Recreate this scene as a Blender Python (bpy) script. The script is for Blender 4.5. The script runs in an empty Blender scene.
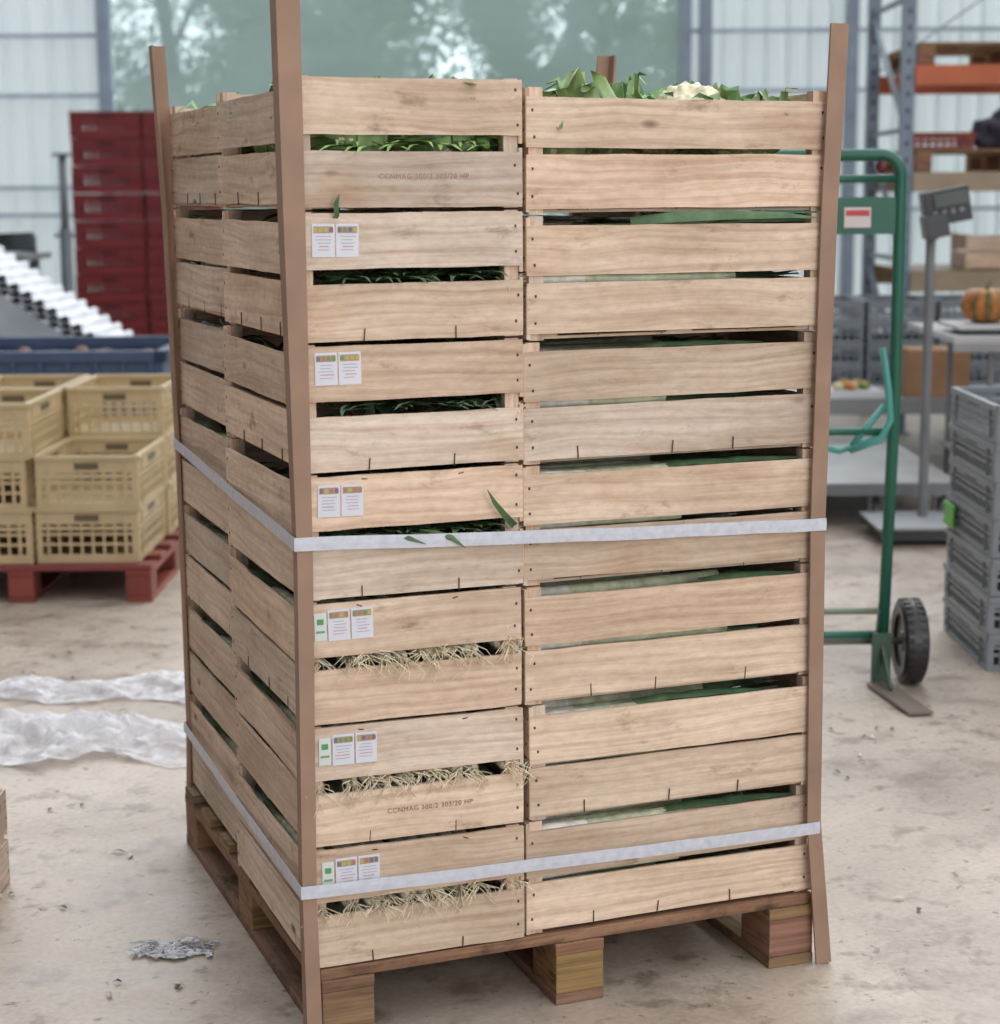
import bpy, bmesh, math, random
from mathutils import Vector, Matrix, noise
random.seed(7)
rnd=random.random
def U(a,b): return a+(b-a)*rnd()
def lin(r,g,b):
    f=lambda c:(c/255/12.92) if c/255<=.04045 else ((c/255+.055)/1.055)**2.4
    return (f(r),f(g),f(b))
sc=bpy.context.scene
# ------------------------------------------------------------ materials
def newmat(name):
    m=bpy.data.materials.new(name); m.use_nodes=True
    nt=m.node_tree; return m,nt,nt.nodes,nt.links,nt.nodes['Principled BSDF']
def attrnode(N,name='Col'):
    a=N.new('ShaderNodeAttribute'); a.attribute_name=name; return a
def mapping(N,L,coord,scale):
    mp=N.new('ShaderNodeMapping'); mp.inputs['Scale'].default_value=scale
    L.new(coord,mp.inputs['Vector']); return mp.outputs[0]
def mapped_noise(N,L,coord,scale,nscale=1,detail=4,dist=0,rough=.5):
    n=N.new('ShaderNodeTexNoise'); n.inputs['Scale'].default_value=nscale
    n.inputs['Detail'].default_value=detail; n.inputs['Distortion'].default_value=dist; n.inputs['Roughness'].default_value=rough
    L.new(mapping(N,L,coord,scale),n.inputs['Vector']); return n
def ramp(N,L,src,stops):
    r=N.new('ShaderNodeValToRGB'); e=r.color_ramp.elements
    while len(e)<len(stops): e.new(.5)
    for i,(p,c) in enumerate(stops):
        e[i].position=p; e[i].color=(*c,1)
    L.new(src,r.inputs[0]); return r
def mix(N,L,a,b,fac,mode='MIX'):
    m=N.new('ShaderNodeMix'); m.data_type='RGBA'; m.blend_type=mode
    if isinstance(fac,(int,float)): m.inputs[0].default_value=fac
    else: L.new(fac,m.inputs[0])
    for s,k in ((a,6),(b,7)):
        if isinstance(s,tuple): m.inputs[k].default_value=(*s[:3],1)
        else: L.new(s,m.inputs[k])
    return m.outputs[2]
def wood_mat(name,c1,c2,dark,rough=.8,stain=.60,knot=.075):
    m,nt,N,L,B=newmat(name)
    uv=N.new('ShaderNodeUVMap').outputs[0]
    warp=mapped_noise(N,L,uv,(2.5,5,1),1,2,0)
    vm=N.new('ShaderNodeVectorMath'); vm.operation='MULTIPLY_ADD'
    L.new(warp.outputs['Color'],vm.inputs[0]); vm.inputs[1].default_value=(0,.05,0); L.new(uv,vm.inputs[2]); wuv=vm.outputs[0]
    n1=mapped_noise(N,L,wuv,(2.5,90,1),1,5,0,.62)
    n2=mapped_noise(N,L,uv,(3,8,1),1,3,0)
    n3=mapped_noise(N,L,uv,(7,15,1),1,6,0,.68)
    n5=mapped_noise(N,L,uv,(35,70,1),1,4,0,.65)
    n6=mapped_noise(N,L,uv,(1.6,3.4,1),1,4,0,.6)
    wv=N.new('ShaderNodeTexWave'); wv.bands_direction='Y'; wv.inputs['Scale'].default_value=1.0
    wv.inputs['Distortion'].default_value=2.5; wv.inputs['Detail'].default_value=1; wv.inputs['Detail Scale'].default_value=.4
    L.new(mapping(N,L,wuv,(.8,9,1)),wv.inputs['Vector'])
    r1=ramp(N,L,n1.outputs[0],[(.34,c2),(.58,c1)])
    o=mix(N,L,r1.outputs[0],ramp(N,L,n2.outputs[0],[(.3,(.80,.755,.715)),(.6,(1.03,1.02,1.01))]).outputs[0],1,'MULTIPLY')
    o=mix(N,L,o,ramp(N,L,wv.outputs[0],[(.0,(.89,.84,.80)),(.3,(1.02,1.02,1.02))]).outputs[0],.5,'MULTIPLY')
    o=mix(N,L,o,ramp(N,L,n6.outputs[0],[(.60,(1,1,1)),(.74,(.80,.66,.54))]).outputs[0],1,'MULTIPLY')
    o=mix(N,L,o,dark,ramp(N,L,n3.outputs[0],[(stain,(0,0,0)),(stain+.16,(.8,.8,.8))]).outputs[0])
    o=mix(N,L,o,ramp(N,L,n5.outputs[0],[(.3,(.87,.86,.85)),(.6,(1.04,1.04,1.04))]).outputs[0],1,'MULTIPLY')
    vo=N.new('ShaderNodeTexVoronoi'); vo.inputs['Scale'].default_value=1; L.new(mapping(N,L,uv,(3,7,1)),vo.inputs['Vector'])
    o=mix(N,L,o,tuple(x*.4 for x in dark),ramp(N,L,vo.outputs['Distance'],[(knot*.35,(.85,)*3),(knot,(0,)*3)]).outputs[0])
    a=attrnode(N)
    o=mix(N,L,o,a.outputs[0],1,'MULTIPLY')
    L.new(o,B.inputs['Base Color']); B.inputs['Roughness'].default_value=rough
    bp=N.new('ShaderNodeBump'); bp.inputs['Strength'].default_value=.35; bp.inputs['Distance'].default_value=.002
    L.new(n1.outputs[0],bp.inputs['Height']); L.new(bp.outputs[0],B.inputs['Normal'])
    return m
def attr_mat(name,rough=.5,metal=0,nvar=.15,nscale=20,alpha=1):
    m,nt,N,L,B=newmat(name)
    a=attrnode(N)
    tc=N.new('ShaderNodeTexCoord').outputs['Object']
    n=mapped_noise(N,L,tc,(1,1,1),nscale,5)
    r=ramp(N,L,n.outputs[0],[(.3,(1-nvar*1.6,)*3),(.7,(1+nvar,)*3)])
    o=mix(N,L,a.outputs[0],r.outputs[0],1,'MULTIPLY')
    L.new(o,B.inputs['Base Color']); B.inputs['Roughness'].default_value=rough; B.inputs['Metallic'].default_value=metal
    B.inputs['Alpha'].default_value=alpha
    return m
M_WOOD=wood_mat('poplar_wood',lin(236,216,197),lin(212,187,165),lin(122,88,66),stain=.585)
M_PALW=wood_mat('pallet_wood',lin(160,130,102),lin(134,106,82),lin(58,44,34),stain=.50)
M_PLAS=attr_mat('plastic_paint',.42,nvar=.08,nscale=6)
M_LEAF=attr_mat('plant_matter',.5,nvar=.2,nscale=40)
M_CARD=attr_mat('cardboard',.75,nvar=.10,nscale=9)
M_METL=attr_mat('painted_steel',.38,nvar=.10,nscale=5)
M_PAPER=attr_mat('paper_label',.6,nvar=.02)
M_STRAP=attr_mat('woven_strap',.45,nvar=.08,nscale=60,alpha=.93)
m_,nt,N,L,B=newmat('stamp_ink'); B.inputs['Base Color'].default_value=(*lin(150,118,100),1); M_INK=m_
# ------------------------------------------------------------ mesh builder
class MB:
    def __init__(s): s.v=[];s.f=[];s.uv=[];s.c=[];s.m=[];s.s=[]
    def F(s,idx,uv,col,mat,sm): s.f.append(idx);s.uv.append(uv);s.c.append(col);s.m.append(mat);s.s.append(sm)
    def box(s,c,d,R=None,mat=0,col=(1,1,1),seg=1,bow=0,jit=0):
        c=Vector(c); A=max(range(3),key=lambda i:d[i]); T=min(range(3),key=lambda i:d[i])
        if T==A: T=(A+1)%3
        Wd=3-A-T; ou,ov=U(0,50),U(0,50); b=len(s.v)
        for i in range(seg+1):
            t=i/seg; off=math.sin(math.pi*t)*bow
            j1=U(-jit,jit);j2=U(-jit,jit)
            for (sw,st) in ((-1,-1),(1,-1),(1,1),(-1,1)):
                p=[0,0,0]; p[A]=(t-.5)*d[A]; p[Wd]=sw*d[Wd]/2+(j1 if sw<0 else j2); p[T]=st*d[T]/2+off
                p=Vector(p)
                if R is not None: p=R@p
                s.v.append(c+p)
        per=[0,d[Wd],d[Wd]+d[T],2*d[Wd]+d[T],2*d[Wd]+2*d[T]]
        for i in range(seg):
            for k in range(4):
                a=b+i*4+k; a2=b+i*4+(k+1)%4
                u0=ou+i/seg*d[A];u1=ou+(i+1)/seg*d[A]
                s.F((a,a2,a2+4,a+4),((u0,ov+per[k]),(u0,ov+per[k+1]),(u1,ov+per[k+1]),(u1,ov+per[k])),col,mat,False)
        e=b+seg*4
        q=((0,0),(d[Wd],0),(d[Wd],d[T]),(0,d[T]))
        q=tuple((ou+x*.2,ov+y) for x,y in q)
        s.F((b+3,b+2,b+1,b),q,col,mat,False); s.F((e,e+1,e+2,e+3),q,col,mat,False)
    def bb(s,x0,x1,y0,y1,z0,z1,**k):
        s.box(((x0+x1)/2,(y0+y1)/2,(z0+z1)/2),(x1-x0,y1-y0,z1-z0),**k)
    def beam(s,p,q,w,h,**k):
        p=Vector(p);q=Vector(q);d=q-p; R=d.to_track_quat('X','Z').to_matrix()
        s.box((p+q)/2,(d.length,w,h),R=R,**k)
    def tube(s,pts,r,n=8,col=(1,1,1),mat=0,cap=True,cols=None):
        pts=[Vector(p) for p in pts]; b=len(s.v); K=len(pts)
        if not isinstance(r,(list,tuple)): r=[r]*K
        up=None
        for i,p in enumerate(pts):
            d=(pts[min(i+1,K-1)]-pts[max(i-1,0)])
            if d.length<1e-9: d=Vector((0,0,1))
            d.normalize()
            if up is None: up=d.orthogonal().normalized()
            up=(up-d*up.dot(d)); 
            if up.length<1e-6: up=d.orthogonal()
            up.normalize(); w=d.cross(up)
            for k in range(n):
                a=2*math.pi*k/n; s.v.append(p+(up*math.cos(a)+w*math.sin(a))*r[i])
        for i in range(K-1):
            cc=cols[i] if cols else col
            for k in range(n):
                a=b+i*n+k;a2=b+i*n+(k+1)%n
                s.F((a,a2,a2+n,a+n),((0,0),(0,.1),(.1,.1),(.1,0)),cc,mat,True)
        if cap:
            s.F(tuple(b+k for k in range(n))[::-1],tuple((0,0) for _ in range(n)),cols[0] if cols else col,mat,False)
            e=b+(K-1)*n
            s.F(tuple(e+k for k in range(n)),tuple((0,0) for _ in range(n)),cols[-1] if cols else col,mat,False)
    def strip(s,pts,widths,side,col,mat=0,fold=.0,tip=None):
        b=len(s.v);K=len(pts);side=Vector(side).normalized()
        for i,p in enumerate(pts):
            p=Vector(p);d=(Vector(pts[min(i+1,K-1)])-Vector(pts[max(i-1,0)]))
            nn=side.cross(d)
            if nn.length>1e-9: nn.normalize()
            w=widths[i]/2
            s.v+= [p-side*w+nn*fold*w, p, p+side*w+nn*fold*w]
        for i in range(K-1):
            t=i/(K-1); cc=col if tip is None else tuple(col[j]*(1-t)+tip[j]*t for j in range(3))
            for k in range(2):
                a=b+i*3+k
                s.F((a,a+1,a+4,a+3),((0,0),(0,.1),(.1,.1),(.1,0)),cc,mat,True)
    def lathe(s,prof,n=24,c=(0,0,0),axis='Z',col=(1,1,1),mat=0,sm=True,fn=None):
        b=len(s.v);c=Vector(c)
        for (r,z) in prof:
            for k in range(n):
                a=2*math.pi*k/n; rr=r*(fn(a) if fn else 1)
                p=Vector((rr*math.cos(a),rr*math.sin(a),z))
                if axis=='X': p=Vector((p.z,p.x,p.y))
                if axis=='Y': p=Vector((p.x,p.z,p.y))
                s.v.append(c+p)
        for i in range(len(prof)-1):
            for k in range(n):
                a=b+i*n+k;a2=b+i*n+(k+1)%n
                s.F((a,a2,a2+n,a+n),((0,0),(0,.1),(.1,.1),(.1,0)),col,mat,sm)
    def mesh(s,name,mats,recalc=True):
        me=bpy.data.meshes.new(name); me.from_pydata([tuple(v) for v in s.v],[],s.f)
        uvd=[];cd=[]
        for f,uv,c in zip(s.f,s.uv,s.c):
            for k in range(len(f)):
                uvd+=[uv[k][0],uv[k][1]]; cd+=[c[0],c[1],c[2],1]
        me.color_attributes.new('Col','FLOAT_COLOR','CORNER'); me.color_attributes['Col'].data.foreach_set('color',cd)
        me.uv_layers.new(name='UVMap'); me.uv_layers['UVMap'].data.foreach_set('uv',uvd)
        for m in mats: me.materials.append(m)
        me.polygons.foreach_set('material_index',s.m); me.polygons.foreach_set('use_smooth',s.s)
        if recalc:
            bm=bmesh.new();bm.from_mesh(me);bmesh.ops.recalc_face_normals(bm,faces=bm.faces);bm.to_mesh(me);bm.free()
        me.update(); return me
def obj(name,me,M=None,parent=None,bevel=0):
    o=bpy.data.objects.new(name,me); sc.collection.objects.link(o)
    if parent: o.parent=parent
    if M is not None: o.matrix_local=M
    if bevel:
        b=o.modifiers.new('bev','BEVEL'); b.width=bevel; b.segments=2; b.limit_method='ANGLE'
    return o
Tr=Matrix.Translation
def Rz(a): return Matrix.Rotation(a,4,'Z')
STK=Tr((-0.3256,3.2468,0))@Rz(.3685)
ZB=.144; H=.2245
# ------------------------------------------------------------ wooden produce crate
def tone(a=.78,b=1.06):
    t=U(a,b); g=U(0,1)
    if g<.3: return (t*.94,t*.965,t*.99)        # grey, rough-sawn
    if g<.5: return (t*1.0,t*.94,t*.89)       # pinkish
    return (t*1.0,t*.975,t*.94)
NAIL=(.10,.08,.07)
def wooden_crate_mesh(seed,L=.585,W=.415):
    random.seed(seed); m=MB(); th=.007
    for x in (0,L):
        for y in (0,W):
            cx=th+.013 if x==0 else L-th-.013; cy=th+.013 if y==0 else W-th-.013
            m.box((cx,cy,.112),(.026,.026,.221),col=tone(.85,1.0))
    for x,sg in ((th/2,-1),(L-th/2,1)):
        for z0,z1 in ((.002,.101),(.124,.222)):
            m.box((x,W/2,(z0+z1)/2),(th,W-.002,z1-z0-U(0,.005)),R=Matrix.Rotation(U(-.006,.006),3,'X'),col=tone(),seg=8,bow=U(-.003,.003),jit=.0009)
            for yy in (.012,W-.012):
                for zz in (.25,.75):
                    z=z0+(z1-z0)*zz+U(-.006,.006)
                    m.box((x+sg*th/2,yy+U(-.003,.003),z),(.0016,.0035,.005),col=NAIL)
        for f in (.3,.72):
            m.box((x+sg*th/2,W*(f+U(-.03,.03)),.013),(.0016,.0018,.022),R=Matrix.Rotation(U(-.1,.1),3,'X'),col=NAIL)
            m.box((x+sg*th/2,W*(f+U(-.03,.03)),.213),(.0016,.010,.0016),R=Matrix.Rotation(U(-.5,.5),3,'X'),col=NAIL)
    for y,sg in ((th/2,-1),(W-th/2,1)):
        for z0,z1 in ((.009,.105),(.113,.206)):
            m.box((L/2,y,(z0+z1)/2+U(-.002,.002)),(L-.002,th*.98,z1-z0-U(0,.006)),R=Matrix.Rotation(U(-.006,.006),3,'Y'),col=tone(),seg=10,bow=U(-.004,.004),jit=.0009)
            for xx in (.014,L-.014):
                for zz in (.25,.75):
                    m.box((xx+U(-.004,.004),y+sg*th/2,z0+(z1-z0)*zz),(.0035,.0016,.005),col=NAIL)
        for f in (.2,.46,.72):
            m.box((L*(f+U(-.03,.03)),y+sg*th/2,.020),(.0018,.0016,.024),R=Matrix.Rotation(U(-.12,.12),3,'Y'),col=NAIL)
    for i in range(5):
        yy=.045+i*(W-.09)/4
        m.box((L/2,yy,.006),(L-.02,.062,.005),col=tone(.75,.95),seg=3,bow=.001)
    for f in (.06,.5,.94):
        m.box((L*f,W/2,.0115),(.05,W-.02,.005),col=tone(.75,.95))
    return m.mesh('wooden_crate_mesh',[M_WOOD])
crate_meshes=[wooden_crate_mesh(100+i) for i in range(16)]
# ------------------------------------------------------------ vegetables
def G(r,g,b,v=.15):
    c=lin(r,g,b); k=U(1-v,1+v); return tuple(x*k for x in c)
def leek_fill(seed,L=.585,W=.415):
    random.seed(seed); m=MB()
    for z,n in ((.150,11),(.187,10),(.113,10),(.055,9)):
        for i in range(n):
            y=.04+(W-.08)*(i+.5)/n+U(-.004,.004); zz=z+U(-.006,.006); r=U(.012,.017)
            if i in (0,n-1): y=.027 if i==0 else W-.027
            x0=U(.012,.03); x1=U(.26,.42)
            pts=[(x0,y,zz),(x0+.008,y,zz),(x0+.1,y+U(-.002,.002),zz),(x1,y+U(-.002,.002),zz+U(-.003,.004))]
            m.tube(pts,[r*.7,r*1.05,r*.95,r],8,cols=[G(234,226,200),G(242,242,230),G(222,228,196)])
            for k in range(4):
                a=U(-1,1); x2=U(L-.09,L-.018); yy=min(max(y+a*.03,.025),W-.025); lift=U(-.006,.010)
                xs=[x1-.03,x1-.03+(x2-x1)*.35,x1-.03+(x2-x1)*.7,x2]
                P=[(xs[0],y,zz+a*.004),(xs[1],y+a*.004,zz+lift),(xs[2],(y+yy)/2,zz+lift),(xs[3],yy,zz+U(-.02,.012))]
                m.strip(P,[r*1.7,.026,.025,.006],(0,1,.3*a),G(118,140,104),fold=.35,tip=lin(60,80,68))
            if z<.187:
                for k in range(18 if z in (.113,.150) else 3):
                    a=U(0,6.28);rr=U(0,r*.8); p=Vector((x0,y+rr*math.cos(a),zz+rr*math.sin(a)))
                    dy=U(-.5,.5);dz=U(-.35,.4); l=U(.02,.055)
                    if z!=.113: l*=.3
                    q=p+Vector((-.5*l,dy*l*.5,dz*l*.3)); q2=q+Vector((-.35*l,dy*l,(dz-.35)*l*.6)); q3=q2+Vector((U(-.2,.1)*l,U(-.4,.4)*l,-.3*l))
                    m.tube([p,q,q2,q3],[.0012,.0011,.0009,.0005],3,col=G(240,226,196),cap=False)
    for k in range(5):
        x=U(.2,.38);s=random.choice((-1,1)); y=.03 if s<0 else W-.03
        P=[(x,y,.205),(x+.06,y+s*.012,.213),(x+.13,y+s*.02,.211),(x+.18,y+s*U(.024,.03),.209)]
        m.strip(P,[.02,.024,.018,.003],(0,1,.3),G(92,120,84),fold=.2,tip=lin(52,85,62))
    return m.mesh('leek_mesh',[M_LEAF],False)
def greens_fill(seed,col,L=.585,W=.415,top=.2,poke=.02):
    random.seed(seed); m=MB(); mg=.026
    for k in range(260):
        edge=k%3
        if edge==0: p=Vector((U(mg,.04),U(.04,W-.04),U(.08,.14)))
        elif edge==1: p=Vector((U(.03,L-.03),U(mg,.05),U(.1,top)))
        else: p=Vector((U(.03,L-.03),U(.03,W-.03),U(.15,top)))
        d=Vector((U(-1,1),U(-1,1),U(-.25,.25))).normalized()
        if edge==0: d=Vector((U(-.1,.2),U(-1,1),U(-.2,.2))).normalized()
        if edge==1: d=Vector((U(-1,1),U(-.1,.2),U(-.2,.15))).normalized()
        l=U(.05,.10); w=U(.015,.034); P=[];pp=p.copy()
        for i in range(5):
            q=pp.copy(); q.x=min(max(q.x,mg),L-mg); q.y=min(max(q.y,mg),W-mg); q.z=min(q.z,top+.012); P.append(q)
            pp=pp+d*l/4; d=(d+Vector((U(-.2,.2),U(-.2,.2),U(-.3,.1)))).normalized()
        m.strip(P,[w*.3,w*.9,w,w*.7,w*.1],d.cross(Vector((U(-.3,.3),U(-.3,.3),1))),G(*col,.35),fold=U(.1,.4))
    for k in range(22):
        y=U(.05,W-.06); s=U(-3,3); z=U(.107,.119); dr=U(-.006,.012)
        P=[(.05,y-s*.02,z),(.02,y-s*.008,z),(-.002,y,z-.001),(-.006,y+s*.008,z-dr*.3),(-.009,y+s*.014,z-.003-dr)]
        w=U(.007,.013); m.strip(P,[w,w,w,w*.7,w*.15],(0,1,0),G(col[0]*1.15,col[1]*1.15,col[2]*1.1,.3),fold=.12)
    return m.mesh('leafy_greens_mesh',[M_LEAF],False)
leekM=[leek_fill(i) for i in (1,2,3)]
kaleM=[greens_fill(i,(66,86,58)) for i in (11,12)]
leafM=greens_fill(21,(125,155,92))
def cauliflower_mesh(seed,leafy):
    random.seed(seed); m=MB()
    bm=bmesh.new(); bmesh.ops.create_icosphere(bm,subdivisions=5,radius=1)
    b=len(m.v)
    for v in bm.verts:
        p=v.co.normalized()
        f=noise.voronoi(p*3.2+Vector((seed,0,0)))[0]; g=noise.voronoi(p*10+Vector((0,seed,0)))[0]
        r=.088*(1-.24*f[0]-.12*g[0]+.02)
        q=p*r; q.z*=.74 if q.z>0 else .6
        m.v.append(q)
    for f in bm.faces:
        m.F(tuple(b+v.index for v in f.verts),((0,0),(0,.1),(.1,.1)),G(250,238,206,.05),0,True)
    bm.free()
    for k in range(24 if leafy else 8):
        a=k/9*6.28+U(-.3,.3); R=Vector((math.cos(a),math.sin(a),0)); side=Vector((-math.sin(a),math.cos(a),0))
        l=U(.04,.11) if leafy else U(.02,.045); ro=U(.5,1.05); tw=U(-.045,.045); w=U(.4,.85)
        P=[R*.03+Vector((0,0,-.045)),R*.076+Vector((0,0,-.02)),R*.090+Vector((0,0,l*.25)),R*.095*ro+side*tw*.4+Vector((0,0,l*.6)),R*.10*ro+side*tw+Vector((0,0,l*.9)),R*.12*ro+side*tw*1.5+Vector((0,0,l*U(.6,1)))]
        m.strip(P,[.03,.05*w,.065*w,.062*w,.045*w,.008],(side+Vector((0,0,U(-.5,.5)))+R*U(-.4,.4)),G(172,200,142,.15),fold=-U(.2,.6),tip=lin(random.choice((108,135)),156,95))
    return m.mesh('cauliflower_mesh',[M_LEAF],False)
cauliL=[cauliflower_mesh(i,True) for i in (3,5,9)]
cauliH=[cauliflower_mesh(i,False) for i in (4,8)]
# ------------------------------------------------------------ labels
def label_mesh(third,seed):
    random.seed(seed); m=MB()
    def lab(x,w=.040,h=.056):
        m.box((x+w/2,0,h/2),(w,.0006,h),col=lin(222,222,230))
        m.box((x+w/2,-.0006,h*.82),(w*.85,.0004,h*.2),col=lin(165,150,125))
        for i in range(4): m.box((x+w*(.15+.235*i),-.0009,h*.82),(w*.16,.0003,h*.13),col=random.choice([lin(190,175,95),lin(125,145,90),lin(190,120,95),lin(130,105,135)]))
        for i in range(5):
            m.box((x+w/2+U(-.002,.002),-.0006,h*(.62-.1*i)),(w*U(.4,.75),.0003,.0012),col=lin(175,170,185) if i!=3 else lin(205,125,130))
    lab(.0);lab(.0425)
    if third:
        m.box((-.014,0,.027),(.022,.0006,.050),col=lin(218,224,220))
        m.box((-.014,-.0006,.036),(.012,.0004,.010),col=lin(90,155,100))
        m.box((-.014,-.0006,.018),(.016,.0004,.004),col=lin(120,165,128))
    return m.mesh('label_mesh',[M_PAPER])
# ------------------------------------------------------------ the stack
def put(mesh,name,M,bevel=0): return obj(name,mesh,STK@M,bevel=bevel)
XL=-.02; XM=.3965; XR=1.02; D=1.185
cells=[('A',XM-.004,0.0,math.pi/2-.014,.588/.585,1.0),
 ('B',XM+.004,.597,math.pi/2-.010,1.0,.392/.415),
 ('C',XM+.006,0.0,0,.616/.585,.388/.415),
 ('D',XM+.018,.397,0,.604/.585,.39/.415),
 ('E',XM+.018,.794,0,.604/.585,.39/.415)]
for k in range(7):
    lay=6-k
    for ci,(cn,x,y,rot,sx,sy) in enumerate(cells):
        random.seed(k*10+ord(cn))
        leanx=0
        if cn in 'CDE': leanx=(.012 if k==6 else .006 if k==5 else -.006 if k in(3,4,2) else .0)
        hh=.2265 if cn in 'AB' else H
        M=Tr((x+U(-.004,.004)+leanx*.5,y+U(-.004,.004)+(.004 if cn=='C' else 0),ZB+k*hh))@Rz(rot+U(-.006,.006))
        Ms=M@Matrix.Diagonal((sx,sy,1.008 if cn in 'AB' else 1,1))
        cr=put(crate_meshes[(k*5+ci*3)%16],'wooden_crate',Ms)
        if lay==0:
            if cn in 'AB': put(leafM,'cauliflower_leaves',Ms)
            if cn=='C': spots=[(.09,.12,.118,1),(.205,.12,.155,1),(.375,.105,.182,0),(.49,.12,.135,1),(.1,.27,.13,1),(.25,.27,.17,0),(.4,.28,.15,1),(.53,.27,.13,1)]
            elif cn in 'AB': spots=[(a,b,.125,1) for a,b in ((.10,.12),(.27,.13),(.45,.12),(.1,.29),(.28,.29),(.46,.29))]
            else: spots=[]
            for i,(a,b,zc,lf) in enumerate(spots):
                put((cauliL if lf else cauliH)[i%(3 if lf else 2)],'cauliflower',M@Tr((a,b,zc))@Rz(U(0,6)))
        elif cn=='A' and lay in (1,2,3): put(kaleM[lay%2],'leafy_greens',Ms)
        elif cn in 'ABC' or lay<2: put(leekM[(k+ord(cn))%3],'leeks',Ms)
        inv=Matrix.Diagonal((1/sx,1/sy,1,1))
        if cn=='A' and lay>=1:
            M2=inv@Tr((-.0018,.415-(.030 if lay<4 else .050),.150+U(-.004,.004)))@Rz(-math.pi/2)@Matrix.Rotation(U(-.02,.02),4,'Y')
            obj('label',label_mesh(lay>=4,lay),M2,parent=cr)
        if cn=='A' and lay in (0,5):
            cu=bpy.data.curves.new('ink_stamp','FONT'); cu.body='CCNMAG 300/2 303/20 HP'; cu.size=.0125; cu.space_character=1.15; cu.extrude=.0002; cu.materials.append(M_INK)
            M2=inv@Tr((-.0022,.415-.15,.052))@Rz(-math.pi/2)@Matrix.Rotation(math.pi/2,4,'X')
            obj('ink_stamp',cu,M2,parent=cr)
mm=MB(); random.seed(3)
mm.strip([(.385,.02,.932),(.372,-.012,.938),(.350,-.018,.960),(.330,-.020,.985),(.318,-.018,1.008)],[.012,.013,.012,.008,.001],(1,0,.7),lin(72,105,62),fold=.25)
mm.strip([(.20,.02,.934),(.22,-.012,.934),(.25,-.020,.925),(.275,-.022,.905)],[.011,.012,.010,.001],(.4,0,1),lin(95,125,78),fold=.25)
mm.strip([(.10,.02,.934),(.13,-.012,.932),(.17,-.018,.930),(.20,-.020,.918)],[.010,.011,.009,.001],(.2,0,1),lin(80,112,70),fold=.25)
mm.strip([(.055,.03,1.48),(.052,-.010,1.495),(.050,-.014,1.515),(.056,-.014,1.53)],[.008,.009,.009,.002],(1,0,0),lin(85,115,70),fold=.25)
mm.strip([(.62,.03,1.478),(.70,-.004,1.486),(.80,-.008,1.488),(.92,-.006,1.486),(.99,-.008,1.480)],[.016,.020,.018,.012,.002],(0,.3,1),lin(88,120,80),fold=.25)
put(mm.mesh('stray_leaf_mesh',[M_LEAF],False),'leek_leaves',Matrix())
def pallet_mesh(W=1.02,Dp=1.19,mat=None,col=(1,1,1),seed=3,nb=7):
    random.seed(seed); m=MB()
    c=lambda a=.75,b=1.05: tuple(U(a,b)*x for x in col)
    ws=.10
    for i in range(nb):
        y=ws/2+i*(Dp-ws)/(nb-1); m.box((W/2,y,.133),(W,ws*U(.85,1.0),.021),col=c(),seg=6,bow=U(-.001,.001),jit=.001)
    for x in (.05,W/2,W-.05):
        m.box((x,Dp/2,.111),(.1,Dp,.0215),col=c(),seg=4)
        m.box((x,Dp/2,.011),(.1,Dp,.021),col=c(),seg=4)
        for y in (.06,Dp/2,Dp-.06):
            m.box((x,y,.061),(.098,.118,.0775),col=c())
    return m.mesh('pallet_mesh',[mat])
put(pallet_mesh(mat=M_PALW,col=(1.08,1.02,.95)),'wooden_pallet',Tr((-.005,-.003,0)),bevel=.0015)
def post(sx,sy,pts,th=.005):
    m=MB(); n=6; c=lin(160,130,110)
    for (px,py,pz,leg) in pts:
        prof=[(0,0),(leg,0),(leg,th),(th,th),(th,leg),(0,leg)]
        for x,y in prof: m.v.append(Vector((px+(x-th)*sx,py+(y-th)*sy,pz)))
    for i in range(len(pts)-1):
        for k in range(n):
            a=i*n+k;a2=i*n+(k+1)%n
            m.F((a,a2,a2+n,a+n),((0,0),(0,.1),(.1,.1),(.1,0)),c,0,False)
    e=(len(pts)-1)*n
    for o_ in (0,e):
        m.F((o_,o_+1,o_+2,o_+3),((0,0),)*4,c,0,False); m.F((o_,o_+3,o_+4,o_+5),((0,0),)*4,c,0,False)
    return m.mesh('corner_post_mesh',[M_CARD])
x0,x1,y0,y1=XL-.006,XR+.002,-.008,D+.010
xb0=.012
put(post(1,1,[(x0-.008,y0-.012,.004,.028),(x0-.008,y0,.30,.026),(x0-.002,y0,.9,.028),(x0-.012,y0-.004,1.5,.038),(x0-.018,y0-.01,1.98,.042)]),'corner_post',Matrix())
put(post(1,-1,[(xb0-.008,y1,.02,.03),(xb0,y1,.30,.03),(xb0-.002,y1,.9,.03),(xb0-.014,y1,1.5,.034),(xb0-.030,y1,1.86,.036)]),'corner_post',Matrix())
put(post(-1,1,[(x1+.018,y0-.012,.004,.034),(x1-.006,y0,.30,.03),(x1-.010,y0,.9,.032),(x1+.002,y0,1.5,.034),(x1+.018,y0,1.835,.038)]),'corner_post',Matrix())
put(post(-1,-1,[(x1,y1,.02,.036),(x1,y1,.9,.036),(x1+.09,y1+.01,1.86,.036)]),'corner_post',Matrix())
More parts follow.
